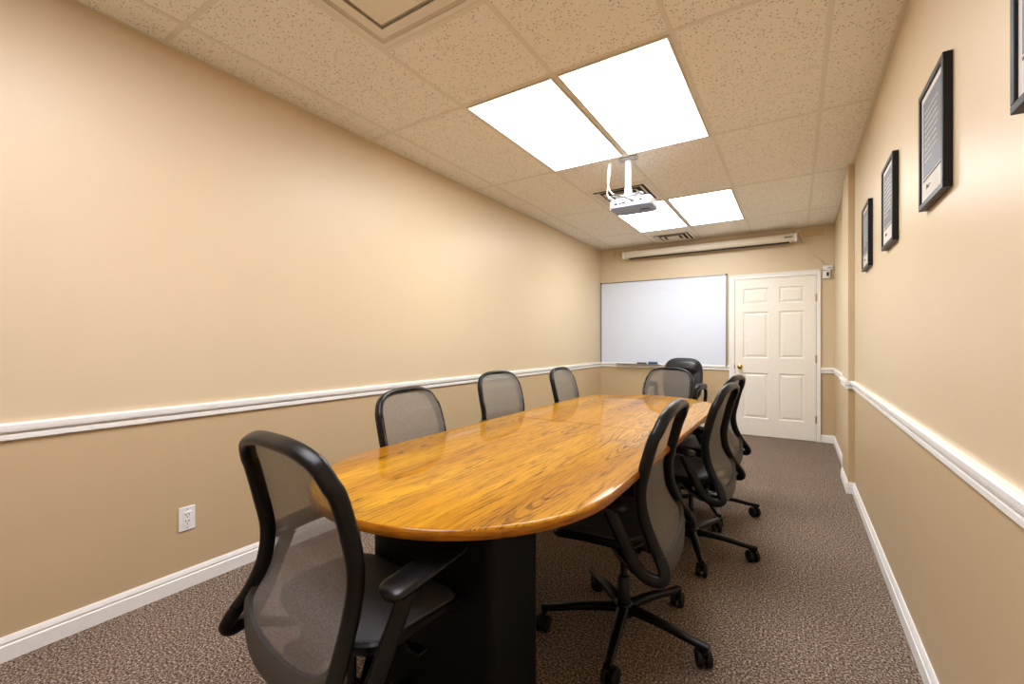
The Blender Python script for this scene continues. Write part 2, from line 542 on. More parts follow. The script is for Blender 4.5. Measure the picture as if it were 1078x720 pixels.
# ------------------------------------------------------------------ door
DL, DR, DT = -0.671, 0.214, 2.032
DY = YB - 0.016                     # face of the leaf
def door():
    bm = bmesh.new()
    cols = [(-0.577, -0.288), (-0.171, 0.097)]
    rows = [(0.228, 0.815), (1.008, 1.605), (1.708, 1.912)]
    xs = sorted([DL, DR] + [v for c in cols for v in c])
    zs = sorted([0.006, DT] + [v for r in rows for v in r])
    V = {}
    def vert(x, y, z):
        key = (round(x, 5), round(y, 5), round(z, 5))
        if key not in V:
            V[key] = bm.verts.new((x, y, z))
        return V[key]
    def quad(x0, x1, z0, z1, y):
        bm.faces.new([vert(x0, y, z0), vert(x1, y, z0), vert(x1, y, z1), vert(x0, y, z1)])
    for i in range(len(xs) - 1):
        for j in range(len(zs) - 1):
            x0, x1, z0, z1 = xs[i], xs[i + 1], zs[j], zs[j + 1]
            if (x0, x1) in cols and (z0, z1) in rows:
                lv = [(0, 0), (0.010, 0.011), (0.020, 0.011), (0.042, 0.002)]
                rings = [[(x0 + d, DY + e, z0 + d), (x1 - d, DY + e, z0 + d), (x1 - d, DY + e, z1 - d), (x0 + d, DY + e, z1 - d)] for d, e in lv]
                for a, b in zip(rings, rings[1:]):
                    for k in range(4):
                        q = (k + 1) % 4
                        bm.faces.new([vert(*a[k]), vert(*a[q]), vert(*b[q]), vert(*b[k])])
                bm.faces.new([vert(*p) for p in rings[-1]])
            else:
                quad(x0, x1, z0, z1, DY)
    # edges of the leaf back to the wall
    for (xa, za), (xb, zb) in (((DL, 0.006), (DR, 0.006)), ((DR, 0.006), (DR, DT)), ((DR, DT), (DL, DT)), ((DL, DT), (DL, 0.006))):
        bm.faces.new([bm.verts.new((xa, DY, za)), bm.verts.new((xb, DY, zb)), bm.verts.new((xb, YB, zb)), bm.verts.new((xa, YB, za))])
    d = struct('door_1', bm, M['door'], smooth=False)
    bm = bmesh.new()
    ky = DY
    lathe(bm, [(0.030, -0.001), (0.031, -0.006), (0.024, -0.010), (0.011, -0.014), (0.010, -0.030), (0.020, -0.036), (0.027, -0.046), (0.027, -0.056), (0.020, -0.064), (0.006, -0.067)], 24, (-0.613, ky, 0.892), 'Y')
    k = obj('door_knob', bm, M['brass'], d); k['label'] = 'round brass door knob'
    for z in (0.269, 1.008, 1.759):
        bm = bmesh.new()
        box(bm, DR - 0.006, DR + 0.010, DY - 0.003, DY + 0.004, z - 0.045, z + 0.045)
        lathe(bm, [(0.006, z - 0.047), (0.006, z + 0.047)], 12, (DR + 0.003, DY - 0.006, 0))
        h = obj('hinge', bm, M['brass'], d); h['label'] = 'brass hinge'
    bm = bmesh.new()
    box(bm, DL - 0.012, DL - 0.002, DY - 0.004, DY + 0.004, 0.86, 0.92)
    obj('strike_plate', bm, M['brass'], d)
door()
# casing: stepped profile round the opening
bm = bmesh.new()
CT = 2.098
for (x0, x1, z0, z1) in ((CASL, DL - 0.004, 0, CT), (DR + 0.004, CASR, 0, CT), (DL - 0.004, DR + 0.004, DT + 0.004, CT)):
    box(bm, x0, x1, YB - 0.020, YB, z0, z1, 0.004)
def band(x0, x1, z0, z1):
    box(bm, x0, x1, YB - 0.026, YB - 0.015, z0, z1, 0.004)
band(CASL, CASL + 0.022, 0, CT); band(CASR - 0.016, CASR, 0, CT); band(CASL, CASR, CT - 0.022, CT)
struct('trim_5', bm, M['trim'], smooth=False)

# ------------------------------------------------------------------ ceiling lights
def ceiling_light(x0, x1, y0, y1, label, lamp='lamp'):
    t = thing('ceiling_light', label, 'ceiling light', ((x0 + x1) / 2, (y0 + y1) / 2, H - 0.01), 0, 'recessed ceiling light panels')
    hx, hy = (x1 - x0) / 2 - 0.014, (y1 - y0) / 2 - 0.014
    bm = bmesh.new()
    r = 0.012
    for a in ((-hx, hx, -hy, -hy + r), (-hx, hx, hy - r, hy), (-hx, -hx + r, -hy + r, hy - r), (hx - r, hx, -hy + r, hy - r)):
        box(bm, a[0], a[1], a[2], a[3], 0.001, 0.010)
    obj('frame', bm, M['lamp_rim'], t, smooth=False)
    bm = bmesh.new()
    box(bm, -hx + r, hx - r, -hy + r, hy - r, 0.004, 0.0095)
    d = obj('diffuser', bm, M[lamp], t, smooth=False)
    d['label'] = 'glowing white diffuser'
    return t
ya = [y for y in YS]
i1 = min(range(len(ya)), key=lambda i: abs(ya[i] - Y1))
ceiling_light(XB_, XC_, ya[i1 + 1], ya[i1 + 2], 'left one of the two large near glowing ceiling light panels')
ceiling_light(XC_, XD_, ya[i1 + 1], ya[i1 + 2], 'right one of the two large near glowing ceiling light panels')
ceiling_light(XB_, XC_, ya[i1 + 3], ya[i1 + 4], 'far glowing ceiling light panel behind the projector')
ceiling_light(XC_, XD_, ya[i1 + 3], ya[i1 + 4], 'far glowing ceiling light panel to the right of the projector')
ceiling_light(XB_, XC_, ya[i1 - 1], ya[i1], 'ceiling light panel above the camera, on the table side', 'lamp_cool')
ceiling_light(XC_, XD_, ya[i1 - 1], ya[i1], 'ceiling light panel above the camera, on the framed wall side', 'lamp_cool')

# ------------------------------------------------------------------ air vents
def sq(bm, h0, z0, h1, z1):
    """sloped square ring"""
    a = [bm.verts.new((sx * h0, sy * h0, z0)) for sx, sy in ((-1, -1), (1, -1), (1, 1), (-1, 1))]
    b = [bm.verts.new((sx * h1, sy * h1, z1)) for sx, sy in ((-1, -1), (1, -1), (1, 1), (-1, 1))]
    for k in range(4):
        q = (k + 1) % 4
        bm.faces.new((a[k], a[q], b[q], b[k]))
def plaque_vent(x, y, label):
    t = thing('ceiling_vent', label, 'air vent', (x, y, H), 0)
    bm = bmesh.new()
    sq(bm, 0.293, -0.003, 0.287, -0.008); sq(bm, 0.293, -0.003, 0.293, 0.0); sq(bm, 0.287, -0.008, 0.264, -0.006); sq(bm, 0.264, -0.006, 0.262, -0.001)
    obj('frame', bm, M['vent'], t, smooth=False)
    bm = bmesh.new(); box(bm, -0.262, 0.262, -0.262, 0.262, -0.003, -0.001)
    obj('throat', bm, M['gap_shade'], t, smooth=False)
    bm = bmesh.new()
    h, z = 0.228, -0.014
    sq(bm, h, z, h - 0.006, z - 0.003); sq(bm, h, z, h - 0.002, z + 0.004); sq(bm, h - 0.006, z - 0.003, h - 0.046, z - 0.001); sq(bm, h - 0.002, z + 0.004, h - 0.046, z + 0.003); sq(bm, h - 0.046, z - 0.001, h - 0.046, z + 0.003)
    for s in (-1, 1):
        box(bm, s * (h - 0.03) - 0.004, s * (h - 0.03) + 0.004, -0.006, 0.006, z + 0.002, -0.0025)
    obj('louver', bm, M['vent'], t, smooth=False)
    bm = bmesh.new()
    box(bm, -0.150, 0.150, -0.150, 0.150, -0.026, -0.019, 0.003)
    box(bm, -0.02, 0.02, -0.02, 0.02, -0.024, -0.0025)
    obj('centre_plate', bm, M['vent'], t, smooth=False)
    return t
plaque_vent((XB_ + XC_) / 2, Y1 + 0.302, 'large square ceiling vent with stepped plates, cut off by the top picture edge')

def slot_vent(x, y, hs, label):
    t = thing('ceiling_vent', label, 'air vent', (x, y, H), 0)
    bm = bmesh.new()
    sq(bm, hs, -0.004, hs - 0.028, -0.010); sq(bm, hs, -0.004, hs, 0.0)
    sq(bm, hs - 0.028, -0.010, hs - 0.034, -0.003)
    obj('frame', bm, M['vent'], t, smooth=False)
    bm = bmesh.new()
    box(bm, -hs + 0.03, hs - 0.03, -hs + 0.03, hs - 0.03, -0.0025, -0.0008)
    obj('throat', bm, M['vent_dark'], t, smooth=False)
    h = hs - 0.075
    while h > 0.08:
        bm = bmesh.new()
        sq(bm, h, -0.003, h + 0.026, -0.016); sq(bm, h + 0.026, -0.016, h + 0.022, -0.0165); sq(bm, h + 0.022, -0.0165, h - 0.006, -0.003)
        obj('louver', bm, M['vent'], t, smooth=False)
        h -= 0.062
    bm = bmesh.new()
    box(bm, -h - 0.02, h + 0.02, -h - 0.02, h + 0.02, -0.014, -0.0025, 0.002)
    obj('centre_plate', bm, M['vent'], t, smooth=False)
    return t
slot_vent(-1.396, 4.245, 0.275, 'square louvred ceiling vent right behind the projector')
slot_vent(-1.396, 6.285, 0.255, 'square louvred ceiling vent beside the back wall above the projection screen')

# ------------------------------------------------------------------ whiteboard and what lies on it
def whiteboard():
    x0, x1, z0, z1 = XL + 0.004, -0.768, 0.885, 2.125
    t = thing('whiteboard', 'large white dry erase board on the back wall left of the door', 'whiteboard', ((x0 + x1) / 2, YB - 0.001, (z0 + z1) / 2))
    cx, cz = (x0 + x1) / 2, (z0 + z1) / 2
    hx, hz = (x1 - x0) / 2, (z1 - z0) / 2
    bm = bmesh.new(); box(bm, -hx + 0.008, hx - 0.008, -0.012, -0.001, -hz + 0.008, hz - 0.008)
    obj('writing_surface', bm, M['whiteboard'], t, smooth=False)
    bm = bmesh.new()
    f = 0.016
    for a in ((-hx, hx, -hz, -hz + f), (-hx, hx, hz - f, hz), (-hx, -hx + f, -hz + f, hz - f), (hx - f, hx, -hz + f, hz - f)):
        box(bm, a[0], a[1], -0.020, -0.0020, a[2], a[3], 0.003)
    obj('frame', bm, M['alu'], t, smooth=False)
    for sx in (-1, 1):
        for sz in (-1, 1):
            bm = bmesh.new()
            a, b = sx * (hx - 0.008), sz * (hz - 0.008)
            box(bm, a - 0.012, a + 0.012, -0.023, -0.0020, b - 0.012, b + 0.012, 0.004)
            obj('corner_cap', bm, M['dark_cap'], t, smooth=False)
    bm = bmesh.new()
    box(bm, -0.62, 0.02, -0.075, -0.018, -hz + 0.001, -hz + 0.008, 0.002)
    box(bm, -0.62, 0.02, -0.078, -0.073, -hz + 0.001, -hz + 0.014, 0.002)
    obj('marker_tray', bm, M['alu'], t, smooth=False)
    bm = bmesh.new()
    rnd = random.Random(3)
    for k in range(9):
        x = -1.66 - cx + k * 0.026; z = 2.005 - cz - k * 0.009
        tube(bm, [(x, -0.0122, z), (x + 0.008, -0.0122, z + rnd.uniform(-.012, .018)), (x + 0.018, -0.0122, z + rnd.uniform(-.012, .012))], 0.0022, 5, 3)
    obj('faint_writing', bm, M['smudge'], t)
    zt = z0 + 0.0085
    bm = bmesh.new()
    L = 0.068
    lathe(bm, [(0.004, -L - 0.004), (0.009, -L), (0.011, -L + 0.01), (0.011, 0.02), (0.012, 0.021), (0.012, L), (0.009, L + 0.003)], 14, (0, 0, 0), 'X')
    m = obj('marker_pen', bm, M['marker_black'])
    m.location = (-1.90, YB - 0.045, zt + 0.012)
    tag(m, 'black marker pen lying on the whiteboard tray', 'marker')
    bm = bmesh.new(); box(bm, -0.066, 0.066, -0.024, 0.024, 0.012, 0.036, 0.008, 3)
    e = thing('board_eraser', 'blue board eraser lying on the whiteboard tray', 'eraser', (-1.735, YB - 0.046, zt + 0.0003))
    o = obj('handle_block', bm, M['eraser_blue'], e)
    bm = bmesh.new(); box(bm, -0.064, 0.064, -0.022, 0.022, 0.0, 0.013, 0.002)
    o = obj('felt_pad', bm, M['marker_black'], e); o['label'] = 'dark felt pad'
whiteboard()

# ------------------------------------------------------------------ projection screen
bm = bmesh.new(); box(bm, -2.345, 0.285, YB - 0.020, YB, 2.515, 2.588, 0.004)
tag(obj('mounting_batten', bm, M['batten'], smooth=False), 'long beige wooden batten fixed along the top of the back wall', 'batten')
def screen():
    t = thing('projection_screen', 'long white rolled up projection screen case above the whiteboard', 'projection screen', (-1.07, YB - 0.020, 2.50))
    y0, y1 = -0.125, -0.001
    prof = [(y1, -0.045), (y0 + 0.03, -0.050), (y0 + 0.008, -0.040), (y0, -0.015), (y0, 0.020), (y0 + 0.012, 0.042), (y0 + 0.04, 0.050), (y1, 0.050)]
    bm = bmesh.new()
    loft(bm, [[(-1.065, a, b) for a, b in prof], [(1.065, a, b) for a, b in prof]], True, True)
    obj('case', bm, M['screen_case'], t, angle=50)
    for s in (-1, 1):
        bm = bmesh.new()
        pr = [(a * 1.03 if a < -0.01 else a, b * 1.06) for a, b in prof]
        loft(bm, [[(s * 1.06, a, b) for a, b in pr], [(s * 1.09, a, b) for a, b in pr]], True, True)
        obj('end_cap', bm, M['white_plastic'], t, smooth=False)
    bm = bmesh.new()
    box(bm, -0.99, 1.01, -0.098, -0.082, -0.068, -0.046, 0.002)
    o = obj('bottom_bar', bm, M['screen_black'], t, smooth=False); o['label'] = 'black bottom bar of the rolled screen'
    bm = bmesh.new()
    box(bm, 0.955, 1.045, y0 - 0.0015, y0 + 0.0005, -0.006, 0.014)
    o = obj('badge', bm, M['alu'], t, smooth=False); o['label'] = 'small grey badge'
    bm = bmesh.new()
    for k in range(6):
        box(bm, 0.965 + k * 0.011, 0.972 + k * 0.011, y0 - 0.0022, y0 - 0.001, 0.000, 0.009)
    obj('badge_lettering', bm, M['print_ink'], t, smooth=False)
    for x in (-0.9, 1.03):
        bm = bmesh.new()
        box(bm, x - 0.012, x + 0.012, -0.07, -0.001, 0.045, 0.060)
        obj('hanger', bm, M['white_plastic'], t, smooth=False)
screen()
bm = bmesh.new()
tube(bm, [(0.015, YB - 0.06, 2.565), (0.03, YB - 0.045, 2.60), (0.050, YB - 0.03, 2.57), (0.075, YB - 0.02, 2.48), (0.16, YB - 0.008, 2.33), (0.25, YB - 0.008, 2.21), (0.283, YB - 0.012, 2.165), (0.296, YB - 0.02, 2.130)], 0.0035)
tube(bm, [(0.015, YB - 0.06, 2.555), (0.04, YB - 0.05, 2.585), (0.065, YB - 0.03, 2.53), (0.10, YB - 0.012, 2.44), (0.19, YB - 0.008, 2.30), (0.265, YB - 0.008, 2.205), (0.300, YB - 0.012, 2.16), (0.306, YB - 0.02, 2.130)], 0.0035)
tag(obj('screen_cable', bm, M['screen_case']), 'pale twin cable drooping from the projection screen to the small wall box', 'cable')
def wall_boxes():
    t = thing('switch_plate', 'white raceway box on the back wall above the small control box', 'electrical box', (0.331, YB - 0.001, 2.107))
    bm = bmesh.new(); box(bm, -0.050, 0.050, -0.030, 0, -0.026, 0.030, 0.004)
    obj('cover', bm, M['white_plastic'], t, smooth=False)
    bm = bmesh.new(); box(bm, -0.002, 0.034, -0.0315, -0.0295, -0.004, 0.004)
    obj('slot', bm, M['slot_dark'], t, smooth=False)
    t = thing('control_box', 'small white box with a black rocker switch beside the door frame top', 'electrical box', (0.318, YB - 0.001, 2.032))
    bm = bmesh.new(); box(bm, -0.037, 0.037, -0.040, 0, -0.050, 0.044, 0.006)
    obj('cover', bm, M['white_plastic'], t, smooth=False)
    bm = bmesh.new(); box(bm, 0.000, 0.024, -0.046, -0.038, -0.024, 0.022, 0.003)
    o = obj('rocker', bm, M['marker_black'], t, smooth=False); o['label'] = 'black rocker switch'
wall_boxes()

# ------------------------------------------------------------------ projector
def projector():
    px, py = -1.093, 3.400
    t = thing('projector_mount', 'white ceiling pole mount that carries the projector', 'projector mount', (px, py, H))
    bm = bmesh.new()
    rslab(bm, 0.075, 0.045, 0, 0, [(-0.004, 0.002), (-0.009, 0.0), (-0.012, 0.004)], 3.0, 32)
    obj('ceiling_plate', bm, M['projector_white'], t)
    for a, b in ((-.055, -.02), (.055, -.02), (.055, .022), (-.055, .022)):
        bm = bmesh.new(); lathe(bm, [(0.006, -0.0115), (0.006, -0.0145), (0.003, -0.016)], 10, (a, b, 0))
        obj('screw', bm, M['alu'], t)
    bm = bmesh.new(); box(bm, -0.022, 0.022, -0.014, 0.014, -0.245, -0.011, 0.006)
    obj('pole', bm, M['projector_white'], t)
    bm = bmesh.new()
    box(bm, -0.026, 0.026, -0.020, 0.020, -0.290, -0.235, 0.005)
    lathe(bm, [(0.010, -0.024), (0.010, -0.019)], 12, (0, 0, -0.255), 'Y')
    obj('tilt_joint', bm, M['projector_white'], t)
    bm = bmesh.new()
    box(bm, -0.085, 0.085, -0.030, 0.030, -0.300, -0.286, 0.004)
    obj('cross_plate', bm, M['projector_white'], t)
    for sx, sy in ((-1, -1), (1, -1), (1, 1), (-1, 1)):
        bm = bmesh.new()
        sweep(bm, catmull([(sx * 0.05, sy * 0.02, -0.293), (sx * 0.10, sy * 0.05, -0.295), (sx * 0.125, sy * 0.075, -0.303), (sx * 0.128, sy * 0.078, -0.319)], 4), 0.009, 0.004, (0, 0, 1), 8, 4)
        obj('bracket_arm', bm, M['alu'], t)
    # projector body, hung upside down; its rear with the sockets faces the camera
    b = thing('projector', 'white and grey projector hanging upside down from the ceiling pole', 'projector', (-1.070, 3.462, 2.25))
    b.rotation_euler = (0, 0, math.radians(1.5))
    hw, hd = 0.163, 0.122
    bm = bmesh.new()
    rslab(bm, hw, hd, 0, 0, [(0.006, 0.004), (0.012, 0.0), (0.060, 0.0), (0.072, 0.006), (0.074, 0.016)], 7.0, 56)
    obj('body', bm, M['projector_white'], b)
    bm = bmesh.new()
    rslab(bm, hw, hd, 0, 0, [(0.0005, 0.014), (0.0, 0.012), (0.004, 0.003), (0.0065, 0.003)], 7.0, 56)
    o = obj('lid', bm, M['projector_grey'], b); o['label'] = 'grey lid facing down'
    bm = bmesh.new()
    rslab(bm, 0.042, 0.034, 0.085, 0.020, [(-0.003, 0.003), (-0.002, 0), (0.003, 0)], 3.0, 32)
    obj('control_panel', bm, M['projector_dark'], b)
    bm = bmesh.new()
    for k in range(4):
        lathe(bm, [(0.005, -0.0028), (0.005, -0.0042)], 10, (0.065 + 0.014 * k, 0.02, 0))
    obj('buttons', bm, M['projector_grey'], b)
    # rear sockets
    rear = -hd - 0.0008
    for (x, z, wx, wz, mat) in ((-0.105, 0.030, 0.012, 0.007, 'slot_dark'), (-0.072, 0.030, 0.008, 0.006, 'slot_dark'), (-0.045, 0.034, 0.014, 0.006, 'slot_dark'),
                           (-0.105, 0.052, 0.005, 0.005, 'slot_dark'), (-0.082, 0.052, 0.005, 0.005, 'slot_dark'), (-0.01, 0.040, 0.006, 0.006, 'projector_grey'), (0.03, 0.04, 0.006, 0.006, 'slot_dark'), (0.085, 0.042, 0.010, 0.008, 'slot_dark')):
        bm = bmesh.new(); box(bm, x - wx, x + wx, rear - 0.0006, rear + 0.004, z - wz, z + wz, 0.001, 1)
        obj('socket', bm, M[mat], b, smooth=False)
    bm = bmesh.new()
    lathe(bm, [(0.030, hd - 0.010), (0.034, hd + 0.006), (0.030, hd + 0.012), (0.026, hd + 0.004), (0.001, hd + 0.006)], 24, (0.09, 0, 0.038), 'Y')
    obj('lens', bm, M['glass_dark'], b)
    for sx, sy in ((-1, -1), (1, -1), (1, 1), (-1, 1)):
        bm = bmesh.new(); lathe(bm, [(0.010, 0.073), (0.010, 0.082)], 12, (sx * 0.128 - 0.023, sy * 0.078 - 0.062, 0))
        obj('foot', bm, M['projector_grey'], b)
    bm = bmesh.new()
    tube(bm, [(-1.236, 3.375, H - 0.001), (-1.245, 3.370, 2.55), (-1.240, 3.355, 2.46), (-1.215, 3.335, 2.39), (-1.17, 3.325, 2.345), (-1.13, 3.325, 2.330), (-1.12, 3.331, 2.315), (-1.120, 3.3395, 2.300)], 0.005)
    tube(bm, [(-1.230, 3.378, H - 0.001), (-1.228, 3.370, 2.56), (-1.235, 3.350, 2.45), (-1.235, 3.325, 2.37), (-1.215, 3.318, 2.335), (-1.185, 3.320, 2.315), (-1.175, 3.334, 2.302)], 0.005)
    tag(obj('projector_cable', bm, M['cable_white']), 'white cable pair hanging from the ceiling into the back of the projector', 'cable')
    bm = bmesh.new()
    tube(bm, [(-1.205, 3.330, 2.352), (-1.16, 3.312, 2.345), (-1.10, 3.305, 2.315), (-1.05, 3.316, 2.292), (-1.040, 3.336, 2.290)], 0.0045)
    lathe(bm, [(0.008, -0.012), (0.008, 0.010)], 10, (-1.045, 3.325, 2.290), 'Y')
    tag(obj('power_cable', bm, M['cable_black']), 'short black cable plugged across the back of the projector', 'cable')
projector()

# ------------------------------------------------------------------ framed prints on the right wall
def picture_frame(yc, label, lines):
    t = thing('picture_frame', label, 'picture frame', (XR, yc, 1.890), 0, 'framed certificates on the right wall')
    hy, hz, d, fw = 0.157, 0.205, 0.024, 0.019
    bm = bmesh.new()
    for (a0, a1, b0, b1) in ((-hy, hy, -hz, -hz + fw), (-hy, hy, hz - fw, hz), (-hy, -hy + fw, -hz + fw, hz - fw), (hy - fw, hy, -hz + fw, hz - fw)):
        box(bm, -d, -0.0005, a0, a1, b0, b1, 0.002)
    obj('frame', bm, M['frame_black'], t, smooth=False)
    bm = bmesh.new(); box(bm, -0.017, -0.003, -hy + fw - 0.002, hy - fw + 0.002, -hz + fw - 0.002, hz - fw + 0.002)
    obj('mat_board', bm, M['mat_board'], t, smooth=False)
    iy, iz0, iz1 = hy - fw - 0.020, -hz + fw + 0.085, hz - fw - 0.022
    bm = bmesh.new(); box(bm, -0.0178, -0.0168, -iy, iy, iz0, iz1)
    p = obj('print', bm, M['print_grey'], t, smooth=False); p['label'] = 'slate grey printed sheet'
    bm = bmesh.new()
    rnd = random.Random(int(yc * 100))
    # rows of small print; the wall is read from the room, so rows start at the far (+y) side
    n = 9
    for k in range(n):
        z = iz1 - 0.045 - k * 0.021
        y = iy - 0.030
        end = -iy + 0.03 + rnd.uniform(0, 0.03) + (0.07 if k == n - 1 else 0)
        while y > end:
            wd = rnd.uniform(0.010, 0.028)
            box(bm, -0.0184, -0.0176, max(end, y - wd), y, z - 0.0032, z + 0.0032)
            y -= wd + 0.005
    obj('text_rows', bm, M['print_light'], p, smooth=False)
    bm = bmesh.new()
    box(bm, -0.0178, -0.0168, -iy, iy, iz0 - 0.012, iz0 - 0.006)
    tube(bm, [(-0.0175, 0.075, iz0 - 0.046), (-0.0175, 0.066, iz0 - 0.030), (-0.0175, 0.060, iz0 - 0.046), (-0.0175, 0.052, iz0 - 0.036), (-0.0175, 0.044, iz0 - 0.046), (-0.0175, 0.034, iz0 - 0.036), (-0.0175, 0.015, iz0 - 0.042)], 0.0008, 5, 4)
    obj('signature', bm, M['print_ink'], t, smooth=False)
    return t
picture_frame(1.178, 'black framed print cut off by the right picture edge', 9)
picture_frame(1.993, 'black framed print second nearest on the right wall, largest whole one', 9)
picture_frame(2.818, 'black framed print third along the right wall, between two other frames', 9)
picture_frame(3.625, 'black framed print farthest along the right wall, nearest the door', 9)

# ------------------------------------------------------------------ wall outlet
def outlet():
    t = thing('wall_outlet', 'white double power outlet low on the left wall', 'outlet', (XL, 0.9975, 0.342))
    bm = bmesh.new(); box(bm, 0, 0.006, -0.036, 0.036, -0.059, 0.059, 0.003)
    obj('cover_plate', bm, M['white_plastic'], t, smooth=False)
    bm = bmesh.new(); box(bm, 0.004, 0.0085, -0.017, 0.017, -0.034, 0.034, 0.001)
    r = obj('receptacle', bm, M['trim'], t, smooth=False)
    bm = bmesh.new()
    for z in (0.016, -0.016):
        for y in (-0.0065, 0.0065):
            box(bm, 0.0075, 0.0090, y - 0.0020, y + 0.0020, z, z + 0.009)
        lathe(bm, [(0.003, 0.0075), (0.003, 0.0090)], 10, (0, 0, z - 0.008), 'X')
    obj('slots', bm, M['slot_dark'], r, smooth=False)
    for z in (-0.046, 0.046):
        bm = bmesh.new(); lathe(bm, [(0.003, 0.0055), (0.003, 0.007)], 10, (0, 0, z), 'X')
        obj('screw', bm, M['alu'], t)
outlet()

# ------------------------------------------------------------------ conference table
TX, TY0, TY1, TW, TT = -1.003, 0.755, 3.925, 0.535, 0.755
def table():
    cy = (TY0 + TY1) / 2
    t = thing('conference_table', 'long oval oak conference table with glossy golden top and black base', 'table', (TX, cy, 0))
    hl = (TY1 - TY0) / 2
    def outline(half, inset, n=48):
        """D-shaped half of the racetrack, half=-1 near, +1 far; flat side on y=0"""
        R = TW - inset
        L = hl - inset
        e = 0.555                        # depth of the rounded end
        pts = [(R, 0.0020)]
        m = 10
        for k in range(1, m + 1):
            pts.append((R, (L - e) * k / m))
        for k in range(1, n):
            a = PI * k / n
            c, s = math.cos(a), math.sin(a)
            pts.append((R * math.copysign(abs(c) ** (2 / 2.06), c), L - e + e * s ** (2 / 2.06)))
        for k in range(m, 0, -1):
            pts.append((-R, (L - e) * k / m))
        pts.append((-R, 0.0020))
        if half < 0:
            pts = [(-x, -y) for x, y in pts]
        return pts
    prof = [(0.727, 0.010), (0.725, 0.006), (0.728, 0.0015), (0.735, 0.0), (0.743, 0.0), (0.750, 0.0025), (0.7535, 0.006), (0.755, 0.012)]
    for half in (-1, 1):
        bm = bmesh.new()
        rings = [[(x, y, z) for x, y in outline(half, ins)] for z, ins in prof]
        loft(bm, rings, True, True)
        top = obj('tabletop', bm, M['oak'], t, angle=30, mats=[M['oak_edge']])
        for p in top.data.polygons:
            if abs(p.normal.z) < 0.75:
                p.material_index = 1
    for y in (-1.14, 1.14):
        bm = bmesh.new()
        rslab(bm, 0.262, 0.140, 0, y, [(0.0, 0.0), (0.726, 0.0)], 14.0, 64)
        obj('pedestal', bm, M['black_laminate'], t, angle=20)
        bm = bmesh.new()
    bm = bmesh.new(); box(bm, -0.02, 0.02, -1.01, 1.01, 0.56, 0.7255)
    obj('stretcher', bm, M['black_laminate'], t, smooth=False)
table()

# ------------------------------------------------------------------ mesh task chair
HALF = [(0, -.219, .970), (.077, -.219, .968), (.138, -.214, .957), (.184, -.204, .935), (.210, -.190, .896), (.222, -.175, .861), (.227, -.151, .772), (.224, -.132, .673),
        (.222, -.143, .583), (.233, -.177, .503), (.245, -.204, .462)]
TAIL = [(.245, -.204, .462), (.256, -.220, .432), (.265, -.224, .410), (.272, -.206, .395), (.277, -.162, .402), (.281, -.125, .440), (.285, -.090, .505), (.289, -.054, .578), (.290, -.035, .615)]
def prof_at(z):
    P = HALF[3:]
    if z >= P[0][2]:
        # blend to the apex
        f = min(1, (z - P[0][2]) / (HALF[0][2] - P[0][2]))
        return P[0][1] + (HALF[0][1] - P[0][1]) * f
    for a, b in zip(P, P[1:]):
        if b[2] <= z <= a[2]:
            f = (a[2] - z) / (a[2] - b[2])
            return a[1] + (b[1] - a[1]) * f
    return P[-1][1]
def halfw(z):
    pts = HALF
    if z > pts[0][2]:
        return 0.0
    for a, b in zip(pts, pts[1:]):
        if b[2] <= z <= a[2]:
            f = (a[2] - z) / max(1e-6, a[2] - b[2])
            return a[0] + (b[0] - a[0]) * f
    return pts[-1][0]

def yb(z):
    return prof_at(z) if z > 0.5 else prof_at(0.5) - (0.5 - z) * 0.24

def caster_mesh():
    bm = bmesh.new()
    # stem and hood
    lathe(bm, [(0.008, 0.060), (0.008, 0.092), (0.013, 0.094), (0.013, 0.086)], 12)
    sweep(bm, catmull([(0, 0, 0.068), (0.016, 0, 0.068), (0.036, 0, 0.060), (0.050, 0, 0.040), (0.052, 0, 0.028)], 4), 0.011, 0.006, (0, 0, 1), 10, 4)
    for s in (-1, 1):
        lathe(bm, [(0.020, s * 0.007), (0.031, s * 0.008), (0.0325, s * 0.012), (0.0325, s * 0.022), (0.030, s * 0.026), (0.016, s * 0.028), (0.004, s * 0.028)], 24, (0.022, 0, 0.0325), 'Y')
    lathe(bm, [(0.008, -0.009), (0.008, 0.009)], 12, (0.022, 0, 0.0325), 'Y')
    return bm

def add_base(t, rot, R=0.33):
    bm = bmesh.new()
    lathe(bm, [(0.030, 0.075), (0.040, 0.082), (0.041, 0.115), (0.034, 0.128), (0.027, 0.132)], 24)
    for k in range(5):
        a = 2 * PI * k / 5
        d = Vector((math.cos(a), math.sin(a), 0))
        path = catmull([d * 0.02 + Vector((0, 0, 0.108)), d * 0.10 + Vector((0, 0, 0.108)), d * 0.20 + Vector((0, 0, 0.101)), d * 0.27 + Vector((0, 0, 0.091)), d * (R + 0.014) + Vector((0, 0, 0.086))], 4)
        sweep(bm, path, 0.026, 0.016, (0, 0, 1), 12, 3.2, True, lambda f: (1 - 0.42 * f, 1 - 0.30 * f))
    b = obj('star_base', bm, M['black_plastic'], t)
    b.rotation_euler = (0, 0, rot)
    cm = None
    for k in range(5):
        if cm is None:
            o = obj('caster', caster_mesh(), M['rubber'], t)
            cm = o
        else:
            o = cm.copy(); C.objects.link(o)
        a = rot + 2 * PI * k / 5
        o.location = (R * math.cos(a), R * math.sin(a), 0)
        o.rotation_euler = (0, 0, a + [2.2, 0.5, -1.9, 1.2, 2.9][k])
    bm = bmesh.new()
    lathe(bm, [(0.026, 0.130), (0.026, 0.235), (0.022, 0.240), (0.014, 0.242), (0.014, 0.385)], 20)
    obj('gas_lift', bm, M['chrome_gray'], t)

